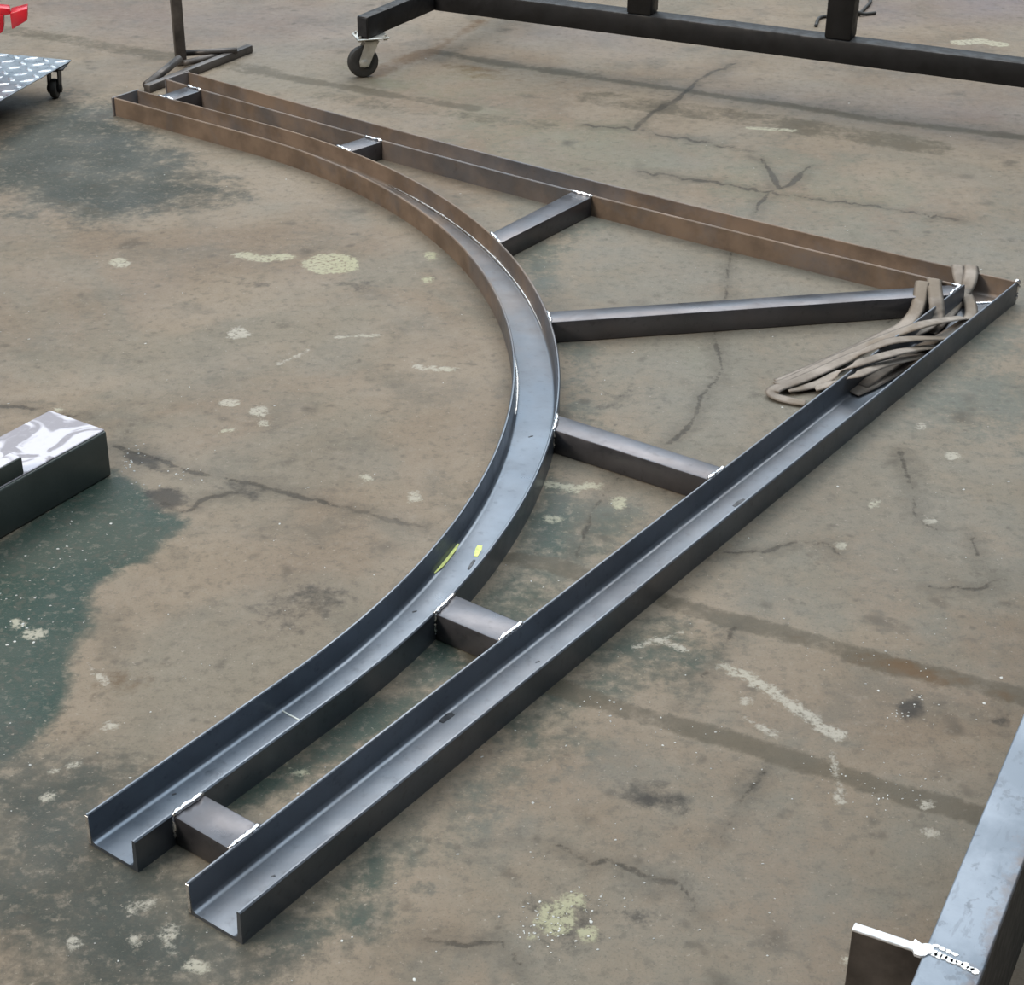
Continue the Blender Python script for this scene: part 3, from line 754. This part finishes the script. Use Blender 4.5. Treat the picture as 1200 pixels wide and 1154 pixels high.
# ------------------------------------------------------------------ red clamp on the trolley
M_RED = simple('red enamel', (.46, .008, .018), .32, 0, .15, 12)
rb = un(-22, 74, DT)
red = empty('red_vice', (rb.x, rb.y, DT+.0025), 0, 'bright red painted vice standing on the checker-plate trolley', 'vice')
def rp(px, py, dy=0.0):
    """point on the vertical plane through the vice (constant distance ahead)"""
    d = CR @ Vector(((px-600)/FPX, -(py-577)/FPX, -1.0)); t = (rb.y+dy)/d.y
    return Vector((0, 0, CZ)) + d*t - red.location
def jaw(name, pix, dy0, dy1, bev=.004):
    bm = bmesh.new()
    f = [bm.verts.new(rp(*p, dy0)) for p in pix]; base = [rp(*p, dy0) for p in pix]
    k = [bm.verts.new(Vector((v.x-.012, v.y+(dy1-dy0), v.z))) for v in base]
    n_ = len(f); bm.faces.new(f); bm.faces.new(k[::-1])
    for i in range(n_): bm.faces.new((f[i], k[i], k[(i+1) % n_], f[(i+1) % n_]))
    bmesh.ops.recalc_face_normals(bm, faces=bm.faces)
    bmesh.ops.bevel(bm, geom=bm.edges[:], offset=bev, segments=2, profile=.5, affect='EDGES')
    o = from_bm(name, bm, M_RED, red); auto_smooth(o, 40); return o
jaw('fixed_jaw', [(11.5,15),(32,10),(32,24),(14,35)], -.03, .03)
jaw('slide_beam', [(-30,6),(12,10),(12.5,17),(4,19),(-30,24)], -.022, .022)
jaw('moving_jaw', [(-12,18),(4,18),(4.5,34),(2,39),(-12,44)], -.03, .03)
bm = bmesh.new()
add_lathe(bm, [(.055, 0), (.055, .012), (.034, .018), (.026, .05), (.024, .09), (.034, .105)], 20)
o = from_bm('pedestal', bm, M_RED, red); auto_smooth(o, 40)

# ------------------------------------------------------------------ box section with bright top, left
p0 = un(125, 503, .1); pb2 = un(62, 478, .1); p1 = un(0, 572, .1)
u1 = (p1-p0); u1.z = 0; u1.normalize(); u2 = Vector((u1.y, -u1.x, 0))
if u2.dot(pb2-p0) < 0: u2 = -u2
BW = abs((pb2-p0).dot(u2))
beamL = empty('box_section', (p0.x, p0.y, 0), math.atan2(u1.y, u1.x), 'short heavy dark green-black box section with a window reflection painted pale on its top, on green-stained floor', 'steel section')
sg = 1 if (u1.x*u2.y-u1.y*u2.x) > 0 else -1
M_BOX = steel('dark green steel', (.040, .052, .050), (.062, .076, .072), (.06, .07, .06), rough=.40, metal=.35, rbase=.3)
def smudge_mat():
    m, nt, b = new_mat('painted reflection with smudges'); n = N(nt); co = n.coord()
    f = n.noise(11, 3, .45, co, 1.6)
    c = n.mix(n.ramp(f, .47, .56), (.46, .45, .49), (.22, .21, .23))  # pale tone paints in the window's reflection; the grey smudges are marks
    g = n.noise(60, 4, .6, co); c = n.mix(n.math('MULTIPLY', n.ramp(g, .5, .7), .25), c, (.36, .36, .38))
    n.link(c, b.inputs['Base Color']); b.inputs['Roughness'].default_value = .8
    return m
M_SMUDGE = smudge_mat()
LBX = .95
bm = bmesh.new()
add_box(bm, (LBX/2, sg*BW/2, .0485), (LBX, BW, .097), 0, .005, 3)
o = from_bm('body', bm, M_BOX, beamL); auto_smooth(o, 40)
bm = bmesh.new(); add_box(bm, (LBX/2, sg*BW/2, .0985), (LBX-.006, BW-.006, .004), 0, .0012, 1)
o = from_bm('top_face', bm, M_SMUDGE, beamL); o['label'] = 'top face painted pale as a window reflection, with grey smudges'
# flat bar lying on it
kx = (un(27, 535, .137)-p0).dot(u1)
pbx = p0 + u1*kx
flat = empty('flat_bar', (pbx.x, pbx.y, .1006), math.atan2(u1.y, u1.x), 'narrow dark bar with a pale top lying along the edge of the box section', 'steel bar')
bm = bmesh.new(); add_box(bm, (.30, sg*.017, .0175), (.60, .030, .035), 0, .0025, 2)
o = from_bm('body', bm, M_BOX, flat); auto_smooth(o, 40)
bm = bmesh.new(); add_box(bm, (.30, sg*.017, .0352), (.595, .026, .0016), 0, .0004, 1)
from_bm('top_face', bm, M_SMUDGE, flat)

# ------------------------------------------------------------------ upright channel, lower right
ZT = .30
q0 = un(1085, 1110, ZT); q1 = un(1200, 835, ZT)
v1 = (q1-q0); v1.z = 0; v1.normalize(); v2 = Vector((v1.y, -v1.x, 0))
org = q0 - v1*.55
edge = empty('upright_channel', (org.x, org.y, 0), math.atan2(v1.y, v1.x), 'steel channel set on edge with a blue-grey top flange and a welded side plate', 'steel section')
def edge_mat():
    m, nt, b = new_mat('blue grey scale'); n = N(nt); co = n.coord()
    sep = n.add('ShaderNodeSeparateXYZ'); n.link(co, sep.inputs[0])
    c = n.mix(n.ramp(n.noise(7, 6, .6, co, .3), .38, .62), (.125, .152, .185), (.190, .222, .262))
    mp = n.add('ShaderNodeMapping'); mp.inputs['Scale'].default_value = (26, 90, 26); mp.inputs['Rotation'].default_value = (0, 0, .5); n.link(co, mp.inputs[0])
    c = n.mix(n.math('MULTIPLY', n.ramp(n.noise(1, 4, .6, mp.outputs[0]), .56, .66), .35), c, (.085, .10, .12))
    c = n.mix(n.math('MULTIPLY', n.ramp(n.noise(45, 4, .6, co), .60, .68), .5), c, (.075, .085, .10))
    e = n.math('ADD', n.math('MULTIPLY', sep.outputs[1], -14.0), n.math('MULTIPLY', n.math('SUBTRACT', n.noise(30, 7, .7, co), .5), 1.4))
    rmask = n.ramp(e, .70, 1.05)
    c = n.mix(n.math('MULTIPLY', rmask, .75), c, n.mix(n.ramp(n.noise(60, 4, .6, co), .4, .6), (.08, .048, .040), (.14, .12, .115)))
    n.link(c, b.inputs['Base Color']); b.inputs['Metallic'].default_value = .45; b.inputs['Roughness'].default_value = .45
    n.link(n.bump(n.noise(120, 4, .6, co), .2, .001), b.inputs['Normal'])
    return m
M_EDGE = edge_mat()
FW = .065
M_SIDE = simple('scale with painted shade', (.016, .014, .012), .6, 0, .3, 20)  # near-black colour paints in the shade on the channel's side
Pp = [(0, -.0095), (FW, -.0095), (FW, -ZT), (0, -ZT), (0, -ZT+.009), (FW-.016, -ZT+.011), (FW-.0085, -ZT+.02), (FW-.0085, -.03), (FW-.016, -.02), (0, -.018)]
bm = bmesh.new(); LE = 2.3
r0 = [bm.verts.new((0, -a, ZT+z)) for a, z in Pp]; r1 = [bm.verts.new((LE, -a, ZT+z)) for a, z in Pp]
k = len(Pp)
for i in range(k): bm.faces.new((r0[i], r0[(i+1) % k], r1[(i+1) % k], r1[i]))
bm.faces.new(r0[::-1]); bm.faces.new(r1)
from_bm('channel_body', bm, M_SIDE, edge)
bm = bmesh.new(); add_box(bm, (LE/2, -FW/2, ZT-.005), (LE, FW, .010), 0, .0028, 3)
ch = from_bm('top_flange', bm, M_EDGE, edge); auto_smooth(ch, 40); ch['label'] = 'blue-grey top flange with scuffs'
bm = bmesh.new()
add_box(bm, (.545, .040, ZT/2), (.011, .080, ZT-.003), 0, .001, 1)
pl = from_bm('side_plate', bm, M_BROWNBLK, edge); pl['label'] = 'dark brown plate welded against the channel web'
M_WHITE = simple('bright white weld', (.55, .56, .57), .4, .3, .1, 80, .5)
bm = bmesh.new(); add_box(bm, (.545, .0400, ZT-.0005), (.0125, .081, .004), 0, .0015, 2)
o = from_bm('ground_edge', bm, M_WHITE, pl); o['label'] = 'bright ground top edge of the plate'
def splash(cx, cy, rx, ry, z, h, k=16, jag=.22):
    pts = []
    for i in range(k):
        a = 2*math.pi*i/k; q = 1+random.uniform(-jag, jag)
        pts.append((cx+rx*q*math.cos(a), cy+ry*q*math.sin(a)))
    bm = bmesh.new(); add_prism(bm, pts, z, z+h)
    return from_bm('weld_bead', bm, M_WHITE, ch)
splash(.546, .002, .010, .012, ZT-.002, .0036, 16, .4)
for i in range(9): splash(.5445-.0006*i+random.uniform(-.001, .001), -.010-.0058*i, random.uniform(.0035, .0055), .0045, ZT-.001, .0022, 9)
for i in range(4): splash(.557-.001*i, -.010-.007*i, .0030, .0042, ZT-.001, .0016, 9)

# ------------------------------------------------------------------ grit and paint flecks on the floor
bm = bmesh.new()
def fleck(p, r):
    k = random.randint(4, 6); a0_ = random.random()*6.28
    el = random.uniform(.35, 1.0); an = random.random()*3.14
    top, bot = [], []
    for i in range(k):
        a = a0_+2*math.pi*i/k; rr = r*random.uniform(.6, 1.1)
        x, y = rr*math.cos(a), rr*el*math.sin(a)
        x, y = x*math.cos(an)-y*math.sin(an), x*math.sin(an)+y*math.cos(an)
        top.append(bm.verts.new((p.x+x*.8, p.y+y*.8, .0007))); bot.append(bm.verts.new((p.x+x, p.y+y, .0001)))
    bm.faces.new(top)
    for i in range(k): bm.faces.new((bot[i], bot[(i+1) % k], top[(i+1) % k], top[i]))
def clear_of_frame(p):
    a_ = Vector((p.x-p0.x, p.y-p0.y, 0)); t_, n_ = a_.dot(u1), a_.dot(u2)
    if -.02 < t_ < 1.0 and -.02 < n_ < BW+.02: return False
    a_ = Vector((p.x-org.x, p.y-org.y, 0)); t_, n_ = a_.dot(v1), a_.dot(v2)
    if -.1 < t_ and -.10 < n_: return False
    q = FI @ Vector((p.x, p.y, 0)); x, y = q.x, q.y
    if -.01 < x < WCH+.02 and -.01 < y < LA+.01: return False
    if -.01 < y < WCH+.06 and -.01 < x < LB+.01: return False
    r = math.hypot(x-CX, y-CY)
    if x < CX and y < CY and RO-WCH-.01 < r < RO+.01: return False
    if y >= CY and X0-.01 < x < X0+WCH+.01: return False
    if x >= CX and Y0-.01 < y < Y0+WCH+.01: return False
    return True
count = 0
while count < 300:
    px, py = random.uniform(-40, 1240), 1154*(random.random()**.8)
    if py < 60: continue
    p = un(px, py)
    if not clear_of_frame(p): continue
    fleck(p, random.choice([.0011, .0014, .0018, .0018, .0026, .0036])); count += 1
def cluster(cx, cy, rx, ry, n_, r=.002):
    for _ in range(n_):
        p = un(random.gauss(cx, rx), random.gauss(cy, ry))
        if clear_of_frame(p): fleck(p, r*random.uniform(.5, 1.3))
for a in ((155,545,12,12,26,.0030), (215,556,10,6,12,.0028), (640,1085,25,18,50,.0024), (1050,838,8,6,12,.0022), (1040,930,30,10,26,.0020), (960,905,60,12,24,.0018),
          (715,830,25,10,18,.0022), (1000,765,40,8,16,.0020), (75,640,25,20,22,.0030), (40,720,25,18,20,.0034), (1085,820,14,20,12,.0024), (700,1060,20,25,20,.002), (800,860,40,10,14,.002)):
    cluster(*a)
fl = from_bm('paint_flecks', bm, simple('pale flecks', (.34, .34, .32), .6, .1, .25, 8))
tag(fl, 'tiny pale paint flecks and grit scattered over the concrete floor', 'debris', kind='stuff')
